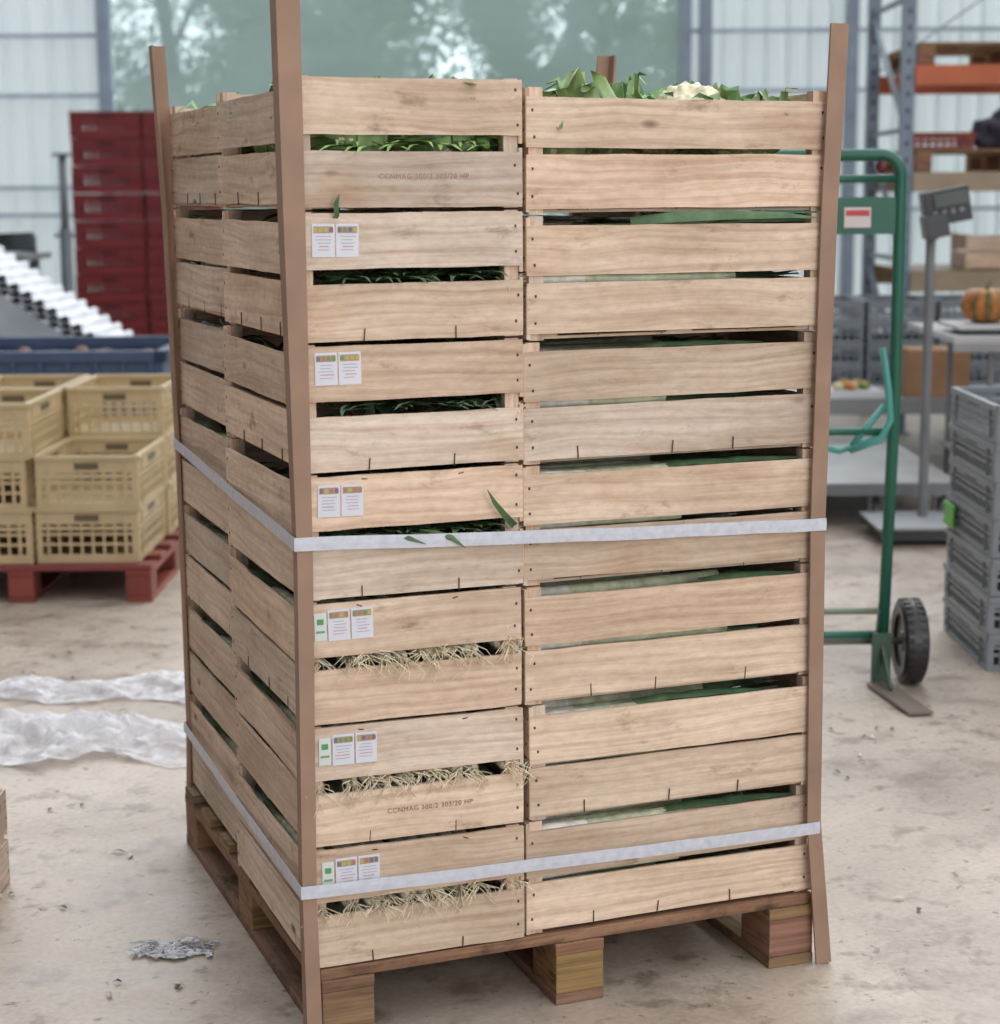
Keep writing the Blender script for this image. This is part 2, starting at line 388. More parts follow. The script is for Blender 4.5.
def strap(zs,w=.024,sag=.003,seed=1,dxn=0):
    random.seed(seed); m=MB(); o=.0070
    cs=[(x0-o+dxn,y0-o),(x1-.006,y0-o),(x1+o,y1+o),(xb0-o-.002,y1+o)]
    pts=[]
    for i in range(4):
        a=Vector((*cs[i],zs[i]));b_=Vector((*cs[(i+1)%4],zs[(i+1)%4])); K=14
        for j in range(K):
            t=j/K; p=a.lerp(b_,t); p.z-=math.sin(math.pi*t)*sag; pts.append((p,U(-.0010,.0010)))
    n=len(pts); cen=Vector(((x0+x1)/2,(y0+y1)/2,0)); c=lin(216,218,228)
    for p,j in pts:
        out=Vector((1 if p.x>cen.x else -1,1 if p.y>cen.y else -1,0))*.0012
        for oz,oo in ((-w/2+j,0),(-w/2+j,1),(0,1.4),(w/2+j,1),(w/2+j,0)):
            m.v.append(p+out*oo+Vector((0,0,oz)))
    for i in range(n):
        a=i*5;b_=((i+1)%n)*5
        for k in range(5):
            k2=(k+1)%5; m.F((a+k,b_+k,b_+k2,a+k2),((0,0),)*4,c,0,False)
    return m.mesh('strap_mesh',[M_STRAP])
put(strap([.934,.896,.93,.965],dxn=-.004),'packing_strap',Matrix())
put(strap([.302,.286,.29,.282],seed=4,dxn=-.008),'packing_strap',Matrix())
obj('wooden_crate',crate_meshes[3],Tr((-1.70,3.68,0)))
# ------------------------------------------------------------ plastic crates
def plastic_crate(L,W,h,col,nl=10,nw=7,rim=.016,rows=2,solidtop=.3,barw=.0045,low=.16):
    m=MB(); c=lin(*col); c2=tuple(x*.8 for x in c); t=.006
    m.bb(0.01,L-.01,.01,W-.01,.0,.008,col=c2)
    def side(a,b,n):
        a=Vector((*a,0));b=Vector((*b,0)); d=b-a; l=d.length; R=d.to_track_quat('X','Z').to_matrix()
        def seg(u0,u1,z0,z1,th=t,cc=c):
            p=a+d*((u0+u1)/2); p.z=(z0+z1)/2; m.box(p,(l*(u1-u0),th,z1-z0),R=R,col=cc)
        zt=h*(1-solidtop); zb=h*low
        seg(0,1,0,zb); seg(0,1,h-rim,h,t+.014); seg(0,1,zt,h-rim,t)
        seg(.0,1,h*.60,h*.66,t+.006)
        for r in range(1,rows): seg(0,1,zb+(zt-zb)*r/rows-.005,zb+(zt-zb)*r/rows+.005)
        for i in range(n+1):
            u=i/n; wv=barw/l if 0<i<n else .02/l
            seg(max(0,u-wv),min(1,u+wv),zb,zt,t+.001)
        seg(.38,.62,zt+.012,h-rim-.012,t+.003,tuple(x*.25 for x in c))
        for u in (.12,.88): seg(u-.008,u+.008,h*.1,h-rim,t+.012)
    side((.008,.008),(L-.008,.008),nl); side((.008,W-.008),(L-.008,W-.008),nl)
    side((.008,.008),(.008,W-.008),nw); side((L-.008,.008),(L-.008,W-.008),nw)
    return m.mesh('plastic_crate_mesh',[M_PLAS])
beige=plastic_crate(.4,.58,.215,(200,178,138),9,14,rows=3)
red=plastic_crate(.585,.4,.215,(118,36,40),12,8,rows=2,barw=.012,low=.3)
gray=plastic_crate(.4,.6,.121,(130,136,142),9,13,rows=2,rim=.018)
obj('red_plastic_pallet',pallet_mesh(1.0,1.2,M_PLAS,lin(140,68,58),9,6),Tr((-2.33,7.08,0)),bevel=.003)
for (x,y,n) in ((-1.77,7.12,2),(-2.19,7.12,3),(-1.77,7.72,3),(-2.19,7.72,3)):
    for k in range(n):
        obj('beige_plastic_crate',beige,Tr((x+U(-.01,.01),y+U(-.006,.006),.145+k*.200))@Rz(U(-.01,.01)))
for x in (-3.50,-2.90):
    for k in range(10):
        obj('red_plastic_crate',red,Tr((x+U(-.008,.008),15.8,k*.222+.002)))
for k in range(7):
    obj('gray_plastic_crate',gray,Tr((1.555+U(-.006,.006),5.92+U(-.006,.006),k*.123+.001)))
mm=MB(); mm.bb(1.545,1.552,6.37,6.50,.40,.45,col=lin(95,180,65)); mm.bb(1.543,1.553,6.36,6.51,.45,.465,col=lin(95,180,65)); mm.bb(1.543,1.553,6.36,6.51,.39,.40,col=lin(95,180,65))
obj('green_crate_handle',mm.mesh('h',[M_PLAS]))
def bluebox(L=1.2,W=1.0,h=.78):
    m=MB(); c=lin(70,88,118); c2=tuple(x*.6 for x in c)
    for x in (.08,L/2,L-.08): m.bb(x-.07,x+.07,0,W,0,.14,col=c2)
    m.bb(0,L,0,W,.14,.17,col=c2)
    for (a,b,cx,d) in ((0,L,0,.03),(0,L,W-.03,W)): m.bb(a,b,cx,d,.17,h-.05,col=c)
    for (a,b) in ((0,.03),(L-.03,L)): m.bb(a,b,0.03,W-.03,.17,h-.05,col=c)
    for (a,b,cx,d) in ((-.02,L+.02,-.02,.04),(-.02,L+.02,W-.04,W+.02),(-.02,.04,-.02,W+.02),(L-.04,L+.02,-.02,W+.02)):
        m.bb(a,b,cx,d,h-.05,h,col=c)
    for i in range(9):
        x=.06+i*(L-.12)/8; m.bb(x-.01,x+.01,-.018,.0,.17,h-.05,col=c)
    m.bb(0,L,-.016,0,.45,.47,col=c)
    random.seed(2)
    for i in range(60):
        m.lathe([(0.001,.04),(.03,.035),(.045,.01),(.045,-.01),(.03,-.035),(.001,-.04)],8,c=(U(.1,L-.1),U(.1,W-.1),h-.10+U(-.02,.02)),col=G(110,75,55,.5))
    m.bb(.03,L-.03,.03,W-.03,h-.2,h-.13,col=lin(70,45,30))
    return m.mesh('blue_pallet_box_mesh',[M_PLAS])
bbm=bluebox()
obj('blue_pallet_box',bbm,Tr((-2.85,9.3,0))); obj('blue_pallet_box',bbm,Tr((-4.11,9.4,0)))
def corr_sheet(L,W,pitch,amp,th=.006,col=(240,242,246)):
    m=MB(); n=int(L/pitch)*4; c=lin(*col)
    for j,y in enumerate((0,W)):
        for s_ in (0,th):
            for i in range(n+1):
                ph=i%4; z=amp if ph in (1,2) else 0
                m.v.append(Vector((i*pitch/4,y,z+s_)))
    N_=n+1
    for i in range(n):
        a=i
        m.F((a,a+1,a+1+N_,a+N_),((0,0),)*4,c,0,False)
        m.F((a+2*N_,a+1+2*N_,a+1+3*N_,a+3*N_),((0,0),)*4,c,0,False)
        m.F((a,a+1,a+1+2*N_,a+2*N_),((0,0),)*4,c,0,False)
        m.F((a+N_,a+1+N_,a+1+3*N_,a+3*N_),((0,0),)*4,c,0,False)
    return m.mesh('corrugated_sheet_mesh',[M_PLAS],False)
cs=corr_sheet(2.3,.8,.085,.03)
AN=math.radians(34)
for i in range(4):
    obj('corrugated_sheet',cs,Tr((-4.16,11.0+.02*i,1.93-.040*i))@Matrix.Rotation(AN,4,'Y'))
mm=MB()
tl=math.tan(AN)
for y in (11.08,11.7):
    mm.beam((-4.1,y,1.70),(-2.15,y,1.70-1.95*tl),.06,.06,col=lin(120,125,130))
    mm.bb(-4.15,-4.07,y-.04,y+.04,0,1.68,col=lin(120,125,130)); mm.bb(-2.22,-2.15,y-.04,y+.04,0,.40,col=lin(120,125,130)); mm.bb(-3.2,-3.12,y-.04,y+.04,0,1.08,col=lin(120,125,130))
mm.box((-3.16,11.05,.88),(2.25,.02,.46),R=Matrix.Rotation(AN,3,'Y'),col=lin(180,186,192))
obj('sheet_trestle',mm.mesh('t',[M_METL]))
mm=MB()
mm.tube([(-3.28,14,0),(-3.28,14,1.3)],.045,12,col=lin(95,105,112)); mm.tube([(-3.28,14,1.3),(-3.28,14,1.82)],.03,12,col=lin(110,118,125))
mm.bb(-3.34,-3.22,13.94,14.06,1.82,1.84,col=lin(110,118,125)); mm.bb(-3.43,-3.13,13.85,14.15,0,.02,col=lin(90,95,100)); mm.tube([(-3.36,14,1.25),(-3.20,14,1.25)],.012,8,col=lin(70,75,80))
obj('steel_prop',mm.mesh('p',[M_METL]),Tr((.12,0,0)))
mm=MB()
mm.bb(-4.8,-3.2,12.9,13.7,1.10,1.14,col=lin(120,122,125))
for x in (-4.7,-3.3):
    for y in (13.0,13.6): mm.bb(x-.03,x+.03,y-.03,y+.03,0,1.10,col=lin(100,104,108))
obj('workbench',mm.mesh('wb',[M_METL]),bevel=.004)
obj('wooden_crate',crate_meshes[1],Tr((-4.18,13.08,1.142))@Rz(.2))
mm=MB(); P=[]
for i in range(90):
    a=i*.35; P.append((-3.36+.14*math.cos(a),13.3+.14*math.sin(a),1.155+.0014*i))
mm.tube(P,.013,6,col=lin(55,65,65)); obj('garden_hose',mm.mesh('hose',[M_PLAS]))
# ------------------------------------------------------------ plastic film on floor
def film_mat():
    m,nt,N,L,B=newmat('plastic_film')
    B.inputs['Base Color'].default_value=(.93,.93,.97,1); B.inputs['Roughness'].default_value=.35
    tl=N.new('ShaderNodeBsdfTranslucent'); tl.inputs[0].default_value=(.95,.95,1,1); m1=N.new('ShaderNodeMixShader'); m1.inputs[0].default_value=.25
    tr=N.new('ShaderNodeBsdfTransparent'); mx=N.new('ShaderNodeMixShader')
    tc=N.new('ShaderNodeTexCoord').outputs['Object']; n=mapped_noise(N,L,tc,(1,1,1),14,6,.6,.65)
    r=ramp(N,L,n.outputs[0],[(.35,(.35,)*3),(.62,(.92,)*3)])
    bp=N.new('ShaderNodeBump'); bp.inputs['Strength'].default_value=.5; bp.inputs['Distance'].default_value=.015
    n2=mapped_noise(N,L,tc,(1,1.6,1),22,4,.8); L.new(n2.outputs[0],bp.inputs['Height']); L.new(bp.outputs[0],B.inputs['Normal'])
    L.new(B.outputs[0],m1.inputs[1]); L.new(tl.outputs[0],m1.inputs[2])
    L.new(r.outputs[0],mx.inputs[0]); L.new(tr.outputs[0],mx.inputs[1]); L.new(m1.outputs[0],mx.inputs[2])
    L.new(mx.outputs[0],N['Material Output'].inputs[0]); return m
M_FILM=film_mat()
def film(x0,x1,ya,yb,seed,hh=.07,nx=150,ny=60):
    m=MB()
    for i in range(nx+1):
        for j in range(ny+1):
            u=i/nx;v=j/ny
            ed=noise.noise(Vector((u*5,seed,0)))*.25; w=(.85+.5*noise.noise(Vector((u*4,seed+5,0))))
            y=(ya+yb)/2+(v-.5)*(yb-ya)*w+ed*(yb-ya)+.02*noise.noise(Vector((u*30,v*9,seed)))
            x=x0+(x1-x0)*u+.03*noise.noise(Vector((u*5,v*12,seed+9)))
            q=Vector((x*4,y*7,seed)); rid=(1-abs(noise.noise(q))*2.4)*.6+(1-abs(noise.noise(q*2.4))*2.4)*.25+(1-abs(noise.noise(q*5.5))*2.2)*.10
            z=hh*max(0,rid)**1.3*math.sin(math.pi*min(max(v,0.02),.98))**.4*min(1,(1-u)*8+.15)
            m.v.append(Vector((x,y,.004+max(0,z))))
    for i in range(nx):
        for j in range(ny):
            a=i*(ny+1)+j; m.F((a,a+ny+1,a+ny+2,a+1),((0,0),)*4,(1,1,1),0,True)
    return m.mesh('film_mesh',[M_FILM],False)
obj('plastic_film_sheet',film(-2.1,-.83,4.94,5.44,1.3,.085)); obj('plastic_film_sheet',film(-2.3,-.90,5.56,5.92,7.7,.05))
# ------------------------------------------------------------ hand truck
def arc(c,r,a0,a1,n):
    return [(c[0]+r*math.cos(math.radians(a0+(a1-a0)*i/n)),c[1],c[2]+r*math.sin(math.radians(a0+(a1-a0)*i/n))) for i in range(n+1)]
mm=MB(); gc=lin(34,98,80); gt=lin(80,158,148); yT=5.78; xa,xb=.78,1.212; R_=.06; zt=1.635
P=[(xa,yT,.10),(xa,yT,zt-R_)]+arc((xa+R_,yT,zt-R_),R_,180,90,6)+arc((xb-R_,yT,zt-R_),R_,90,0,6)+[(xb,yT,.9),(xb-.018,yT,.10)]
mm.tube(P,.0185,12,col=gc)
for z in (1.565,.80,.16): mm.tube([(xa,yT,z),(xb-.01,yT,z)],.012,10,col=gc)
mm.tube([(xa,yT+.0,.235),(xb-.01,yT,.235)],.010,10,col=lin(120,130,110))
mm.bb(xa+.02,xb-.015,yT-.012,yT+.0,1.40,1.51,col=gc)
mm.tube([(xa,yT,.80),((xa+xb)/2+.05,yT,.74),(xb,yT,.80)],.010,8,col=gt)
mm.tube([(xb-.05,yT-.04,1.06),(xb-.03,yT-.05,.93),(xb-.022,yT-.05,.84),(xb-.05,yT-.05,.78),(xb-.14,yT-.03,.745)],.011,8,col=gt)
mm.tube([(xb-.14,yT,.74),(xb-.03,yT,.88)],.010,8,col=gt)
mm.bb(xb-.17,xb-.09,yT-.016,yT-.012,1.42,1.48,col=lin(225,215,215)); mm.bb(xb-.165,xb-.095,yT-.018,yT-.016,1.455,1.472,col=lin(200,60,60))
mm.lathe([(.001,-.012),(.018,-.012),(.020,0),(.001,.001)],16,c=(xb-.06,yT-.018,1.60),axis='Y',col=lin(90,30,34))
for x in (xa,xb-.01):
    mm.tube([(x,yT,.42),(x,yT+.10,.135)],.011,8,col=gc)
mm.tube([(xa-.1,yT+.03,.132),(xb+.10,yT+.03,.132)],.011,10,col=lin(110,110,105))
wc=lin(44,43,44)
for x in (xa-.085,xb+.074):
    tp=[(.085,-.034),(.115,-.038),(.128,-.030),(.132,-.012),(.132,.012),(.128,.030),(.115,.038),(.085,.034),(.085,-.034)]
    mm.lathe(tp,36,c=(x,yT+.03,.133),axis='X',col=wc,sm=False)
    mm.lathe([(.001,-.02),(.03,-.03),(.035,-.02),(.086,-.022),(.086,.022),(.035,.02),(.03,.03),(.001,.02)],24,c=(x,yT+.03,.133),axis='X',col=lin(120,120,118),sm=False)
    for k in range(30):
        a=k/30*6.283
        for s_ in (-1,1):
            mm.box((x+s_*.017,yT+.03+.131*math.cos(a+.1*s_),.134+.131*math.sin(a+.1*s_)),(.024,.012,.005),R=Matrix.Rotation(a+math.pi/2+.1*s_,3,'X'),col=wc)
for x in (xa+.02,xb-.025):
    mm.box((x,yT-.02,.09),(.06,.012,.16),col=lin(60,85,70)); 
    mm.box((x+.02,yT-.20,.010),(.075,.36,.008),R=Matrix.Rotation(.16,3,'Z'),col=lin(122,108,98))
    mm.beam((x,yT-.02,.12),(x+.01,yT-.13,.014),.008,.03,col=lin(60,85,70))
obj('hand_truck',mm.mesh('hand_truck_mesh',[M_METL]))
# ------------------------------------------------------------ right-hand background
mm=MB(); sg=lin(175,176,176)
mm.bb(.75,2.12,8.6,10.2,.18,.20,col=sg); mm.bb(.75,2.12,8.58,8.6,.15,.205,col=lin(120,122,124))
for x in (.95,1.74,2.04):
    for y in (8.68,10.1):
        mm.lathe([(.001,-.018),(.05,-.018),(.063,-.012),(.063,.012),(.05,.018),(.001,.018)],18,c=(x,y,.064),axis='X',col=lin(95,95,98))
        mm.bb(x-.03,x-.022,y-.03,y+.03,.06,.15,col=sg); mm.bb(x+.022,x+.03,y-.03,y+.03,.06,.15,col=sg); mm.bb(x-.04,x+.04,y-.04,y+.04,.15,.18,col=sg)
obj('platform_trolley',mm.mesh('pt',[M_METL]))
mm=MB()
mm.bb(1.1,3.1,9.95+.3,11.7,.37,.41,col=lin(185,188,190)); mm.bb(1.1,3.1,10.22,10.25,.33,.42,col=lin(140,142,144))
for x in (1.2,3.0):
    for y in (10.35,11.6): mm.bb(x-.03,x+.03,y-.03,y+.03,0,.37,col=lin(120,120,120))
obj('low_steel_table',mm.mesh('lt',[M_METL]),bevel=.003)
def carton(w,d,h,c=(165,126,94)):
    m=MB(); cc=lin(*c); m.bb(0,w,0,d,0,h,col=cc)
    m.bb(.0,w,-.001,d/2-.002,h,h+.003,col=cc); m.bb(0,w,d/2+.002,d+.001,h,h+.003,col=tuple(x*.93 for x in cc)); m.bb(0,w,d/2-.025,d/2+.025,h+.003,h+.004,col=lin(170,135,95))
    return m.mesh('cardboard_box_mesh',[M_CARD])
obj('cardboard_box',carton(.33,.3,.26),Tr((2.23,10.27,.411)),bevel=.002)
mm=MB(); mm.bb(1.70,2.1,10.3,10.6,.411,.45,col=lin(215,215,215)); 
random.seed(6)
for i in range(14): mm.lathe([(.001,.03),(.03,.02),(.035,0),(.001,-.02)],10,c=(U(1.74,2.06),U(10.33,10.56),.465),col=random.choice([G(190,120,60),G(120,140,70),G(210,200,160)]))
obj('vegetable_tray',mm.mesh('vt',[M_PLAS]))
for i in range(3):
    for k in range(4):
        obj('gray_plastic_crate',gray,Tr((1.72+i*.415,11.0,.412+k*.123)))
mm=MB(); mm.bb(2.10,3.4,8.75,9.75,.83,.86,col=lin(185,185,185)); mm.bb(2.10,3.4,8.75,8.77,.79,.83,col=lin(150,150,152))
for x in (2.30,3.3):
    for y in (8.85,9.65): mm.tube([(x,y,0),(x,y,.83)],.016,10,col=lin(135,138,140))
mm.bb(2.30,3.3,9.6,9.64,.25,.29,col=lin(135,138,140)); mm.bb(2.26,3.32,8.85,9.65,.24,.26,col=lin(150,150,150))
obj('steel_table',mm.mesh('st',[M_METL]),bevel=.002)
mm=MB(); mm.bb(2.14,2.60,8.85,9.25,.885,.905,col=lin(200,200,202)); mm.bb(2.2,2.54,8.9,9.2,.862,.885,col=lin(90,92,95))
obj('weighing_plate',mm.mesh('wp',[M_METL]),bevel=.003)
mm=MB()
pr=[(.004,.055),(.03,.075),(.07,.078),(.105,.055),(.12,0),(.105,-.055),(.06,-.078),(.004,-.07)]
b0=len(mm.f); mm.lathe(pr,60,c=(2.32,9.05,.988),col=lin(190,115,55),fn=lambda a:1-.09*abs(math.cos(a*5))**4)
for i in range(b0,len(mm.f)):
    k=(i-b0)%60
    if (k//3)%2==0: mm.c[i]=lin(125,110,60)
mm.tube([(2.32,9.05,1.04),(2.322,9.05,1.075),(2.335,9.05,1.10)],[.014,.009,.012],8,col=lin(110,110,70))
obj('pumpkin',mm.mesh('pk',[M_LEAF]))
mm=MB(); c=lin(58,60,66); Rt=Matrix.Rotation(-.18,3,'Y'); px=1.90
mm.tube([(px,8.40,.05),(px,8.40,1.36)],.022,12,col=lin(125,128,132)); mm.bb(px-.23,px+.12,8.12,8.52,.02,.07,col=c); mm.bb(px-.26,px+.14,8.10,8.54,.07,.085,col=lin(160,162,165))
mm.box((px+.06,8.40,1.46),(.20,.10,.15),R=Rt,col=c); mm.box((px+.07,8.345,1.49),(.15,.01,.06),R=Rt,col=lin(90,100,98)); mm.beam((px,8.4,1.33),(px+.05,8.40,1.42),.06,.06,col=c)
mm.box((px+.005,8.35,1.375),(.10,.12,.10),R=Rt,col=lin(72,74,80))
for i in range(4): mm.box((px+.005+i*.038,8.345,1.425+i*.007),(.022,.01,.022),R=Rt,col=lin(150,150,150))
obj('weighing_scale',mm.mesh('ws',[M_METL]),bevel=.004)
# pallet rack
mm=MB(); rb=lin(130,145,162); ob=lin(205,105,62)
for x in (2.54,5.3):
    for y in (12.0,13.1):
        mm.bb(x-.04,x+.04,y-.035,y+.035,0,4.4,col=rb); mm.bb(x-.07,x+.07,y-.06,y+.06,0,.01,col=rb)
        for i in range(40): mm.bb(x-.012,x+.012,y-.037,y-.034,.1+i*.1,.13+i*.1,col=tuple(q*.3 for q in rb))
    for i in range(5):
        z=.3+i*.8; mm.beam((x,12.0,z),(x,13.1,z+.75),.03,.03,col=rb); mm.beam((x,12,z),(x,13.1,z),.03,.03,col=rb)
for z in (.90,1.52,2.17):
    for y in (11.97,13.12): mm.bb(2.58,5.26,y-.025,y+.025,z,z+.12,col=ob if z>2 else lin(170,150,125))
mm.beam((2.56,13.16,2.3),(5.28,13.16,4.2),.03,.01,col=rb); mm.beam((2.56,13.16,4.2),(5.28,13.16,2.3),.03,.01,col=rb)
mm.bb(2.58,5.26,11.97,13.12,1.021,1.03,col=lin(160,135,105))
obj('pallet_rack',mm.mesh('rk',[M_METL]),bevel=.002)
pmw=pallet_mesh(1.2,1.0,M_PALW,(1.3,1.2,1.12),31)
for (x,z) in ((2.62,2.291),(3.9,2.291),(2.62,1.641),(3.9,1.641)): obj('wooden_pallet',pmw,Tr((x,12.05,z)),bevel=.002)
obj('red_plastic_crate',plastic_crate(.4,.4,.1,(150,60,45),8,8),Tr((2.60,12.1,1.787)))
obj('wooden_crate',crate_meshes[4],Tr((2.95,12.05,1.032)));obj('wooden_crate',crate_meshes[5],Tr((3.6,12.05,1.032)))
bm=bmesh.new(); bmesh.ops.create_icosphere(bm,subdivisions=4,radius=1)
for v in bm.verts:
    p=v.co.copy(); k=1+.35*noise.noise(p*2.2)+.12*noise.noise(p*6); v.co=Vector((p.x*.22*k,p.y*.2*k,max(-.09,p.z*.15*k)))
me=bpy.data.meshes.new('tarp'); bm.to_mesh(me); bm.free()
ca=me.color_attributes.new('Col','FLOAT_COLOR','CORNER')
for d in ca.data: d.color=(*lin(78,76,95),1)
me.materials.append(M_PLAS)
for p in me.polygons: p.use_smooth=True
obj('tarp_bundle',me,Tr((3.27,12.35,1.877)))
# ------------------------------------------------------------ room shell
def concrete():
    m,nt,N,L,B=newmat('concrete_floor')
    tc=N.new('ShaderNodeTexCoord').outputs['Object']
    n1=mapped_noise(N,L,tc,(1,1,1),.8,7,.3,.6); n2=mapped_noise(N,L,tc,(1,1,1),4,8,.4,.7); n3=mapped_noise(N,L,tc,(1,1,1),9,6,.2,.6); n4=mapped_noise(N,L,tc,(1,1,1),70,4); n5=mapped_noise(N,L,tc,(1,1,1),26,5,.3,.6)
    r1=ramp(N,L,n1.outputs[0],[(.3,lin(158,143,130)),(.5,lin(184,169,154)),(.7,lin(206,190,173))])
    r2=ramp(N,L,n2.outputs[0],[(.30,(.50,.47,.44)),(.5,(1.0,1.0,1.0))])
    o=mix(N,L,r1.outputs[0],r2.outputs[0],.8,'MULTIPLY')
    r3=ramp(N,L,n3.outputs[0],[(.54,(0,0,0)),(.66,(.65,.65,.65))])
    o=mix(N,L,o,lin(120,103,87),r3.outputs[0])
    r5=ramp(N,L,n5.outputs[0],[(.62,(0,0,0)),(.67,(.7,.7,.7))])
    o=mix(N,L,o,lin(98,84,70),r5.outputs[0])
    r4=ramp(N,L,n4.outputs[0],[(.3,(.80,)*3),(.7,(1.08,)*3)])
    o=mix(N,L,o,r4.outputs[0],.8,'MULTIPLY')
    L.new(o,B.inputs['Base Color'])
    rr=ramp(N,L,n2.outputs[0],[(.3,(.3,)*3),(.7,(.55,)*3)]); L.new(rr.outputs[0],B.inputs['Roughness'])
    bp=N.new('ShaderNodeBump'); bp.inputs['Strength'].default_value=.25; bp.inputs['Distance'].default_value=.01
    L.new(n2.outputs[0],bp.inputs['Height']); L.new(bp.outputs[0],B.inputs['Normal']); return m
mm=MB(); mm.bb(-9,9,-6,20.1,-.2,0); obj('floor',mm.mesh('floor',[concrete()]))
def panel_mat():
    m,nt,N,L,B=newmat('translucent_panel')
    B.inputs['Roughness'].default_value=.35
    tl=N.new('ShaderNodeBsdfTranslucent'); tl.inputs[0].default_value=(*lin(236,243,252),1)
    tc=N.new('ShaderNodeTexCoord').outputs['Object']; n=mapped_noise(N,L,tc,(3,1,.4),1,5)
    r=ramp(N,L,n.outputs[0],[(.3,lin(220,229,240)),(.7,lin(242,247,252))]); L.new(r.outputs[0],B.inputs['Base Color'])
    mx=N.new('ShaderNodeMixShader'); mx.inputs[0].default_value=.6
    L.new(B.outputs[0],mx.inputs[1]);L.new(tl.outputs[0],mx.inputs[2]);L.new(mx.outputs[0],N['Material Output'].inputs[0]); return m
def cwall(m,xa,xb,z0,z1,y=20.0,p=.22,amp=.04):
    n=int((xb-xa)/p*4); b=len(m.v)
    for i in range(n+1):
        yy=y-(amp if i%4==0 else 0)
        for z in (z0,z1): m.v.append(Vector((xa+(xb-xa)*i/n,yy,z)))
    for i in range(n): 
        a=b+2*i; m.F((a,a+2,a+3,a+1),((0,0),)*4,(1,1,1),0,False)
mm=MB(); WL,WR=-3.93,1.86
cwall(mm,-9,WL,0,5.5);cwall(mm,WR,9,0,5.5);cwall(mm,WL,WR,0,1.0);cwall(mm,WL,WR,5.0,5.5)
obj('wall_back',mm.mesh('wb',[panel_mat()],False))
def plainwall(name,c,x0,x1,y0,y1):
    m,nt,N,L,B=newmat(name+'_mat'); tc=N.new('ShaderNodeTexCoord').outputs['Object']; n=mapped_noise(N,L,tc,(1,1,1),2,5)
    r=ramp(N,L,n.outputs[0],[(.3,tuple(x*.85 for x in lin(*c))),(.7,lin(*c))]); L.new(r.outputs[0],B.inputs['Base Color']); B.inputs['Roughness'].default_value=.8
    w=MB(); w.bb(x0,x1,y0,y1,0,5.5); obj(name,w.mesh(name,[m]))
plainwall('wall_left',(85,80,76),-9.2,-9,-6,20); plainwall('wall_right',(205,208,210),9,9.2,-6,20)
mm=MB(); fc=lin(145,160,178)
for x in (WL-.07,WR+.06,WR+.27,3.62,6.2,-6.6): mm.bb(x-.06,x+.06,19.75,19.92,0,5.5,col=fc)
obj('trim_1',mm.mesh('col',[M_METL]),bevel=.004)
mm=MB()
for z in (1.34,1.62,2.55,3.15,4.2):
    mm.bb(-9,WL,19.86,19.93,z-.02,z+.02,col=lin(170,183,200)); mm.bb(WR,9,19.86,19.93,z-.02,z+.02,col=lin(170,183,200))
obj('trim_2',mm.mesh('girt',[M_METL]))
def winfilm():
    m,nt,N,L,B=newmat('window_film')
    tl=N.new('ShaderNodeBsdfTranslucent'); tl.inputs[0].default_value=(.40,.50,.52,1)
    df=N.new('ShaderNodeBsdfDiffuse'); df.inputs[0].default_value=(*lin(205,226,232),1)
    tr=N.new('ShaderNodeBsdfTransparent'); tr.inputs[0].default_value=(.62,.70,.72,1)
    a=N.new('ShaderNodeMixShader');b=N.new('ShaderNodeMixShader'); a.inputs[0].default_value=.3
    L.new(tl.outputs[0],a.inputs[1]);L.new(df.outputs[0],a.inputs[2])
    tc=N.new('ShaderNodeTexCoord').outputs['Object']; n=mapped_noise(N,L,tc,(.6,1,1.4),1.2,5,.5)
    r=ramp(N,L,n.outputs[0],[(.3,(.62,)*3),(.7,(.80,)*3)])
    L.new(r.outputs[0],b.inputs[0]); L.new(tr.outputs[0],b.inputs[1]);L.new(a.outputs[0],b.inputs[2]); L.new(b.outputs[0],N['Material Output'].inputs[0]); return m
mm=MB(); c=lin(140,150,160)
mm.v+=[Vector((WL,19.97,1.0)),Vector((WR,19.97,1.0)),Vector((WR,19.97,5.0)),Vector((WL,19.97,5.0))]
mm.F((0,1,2,3),((0,0),)*4,(1,1,1),0,False)
mm.bb(WL,WR,19.92,20.02,.95,1.03,mat=1,col=c);mm.bb(WL,WR,19.92,20.02,4.97,5.05,mat=1,col=c)
obj('window_1',mm.mesh('win',[winfilm(),M_METL],False))
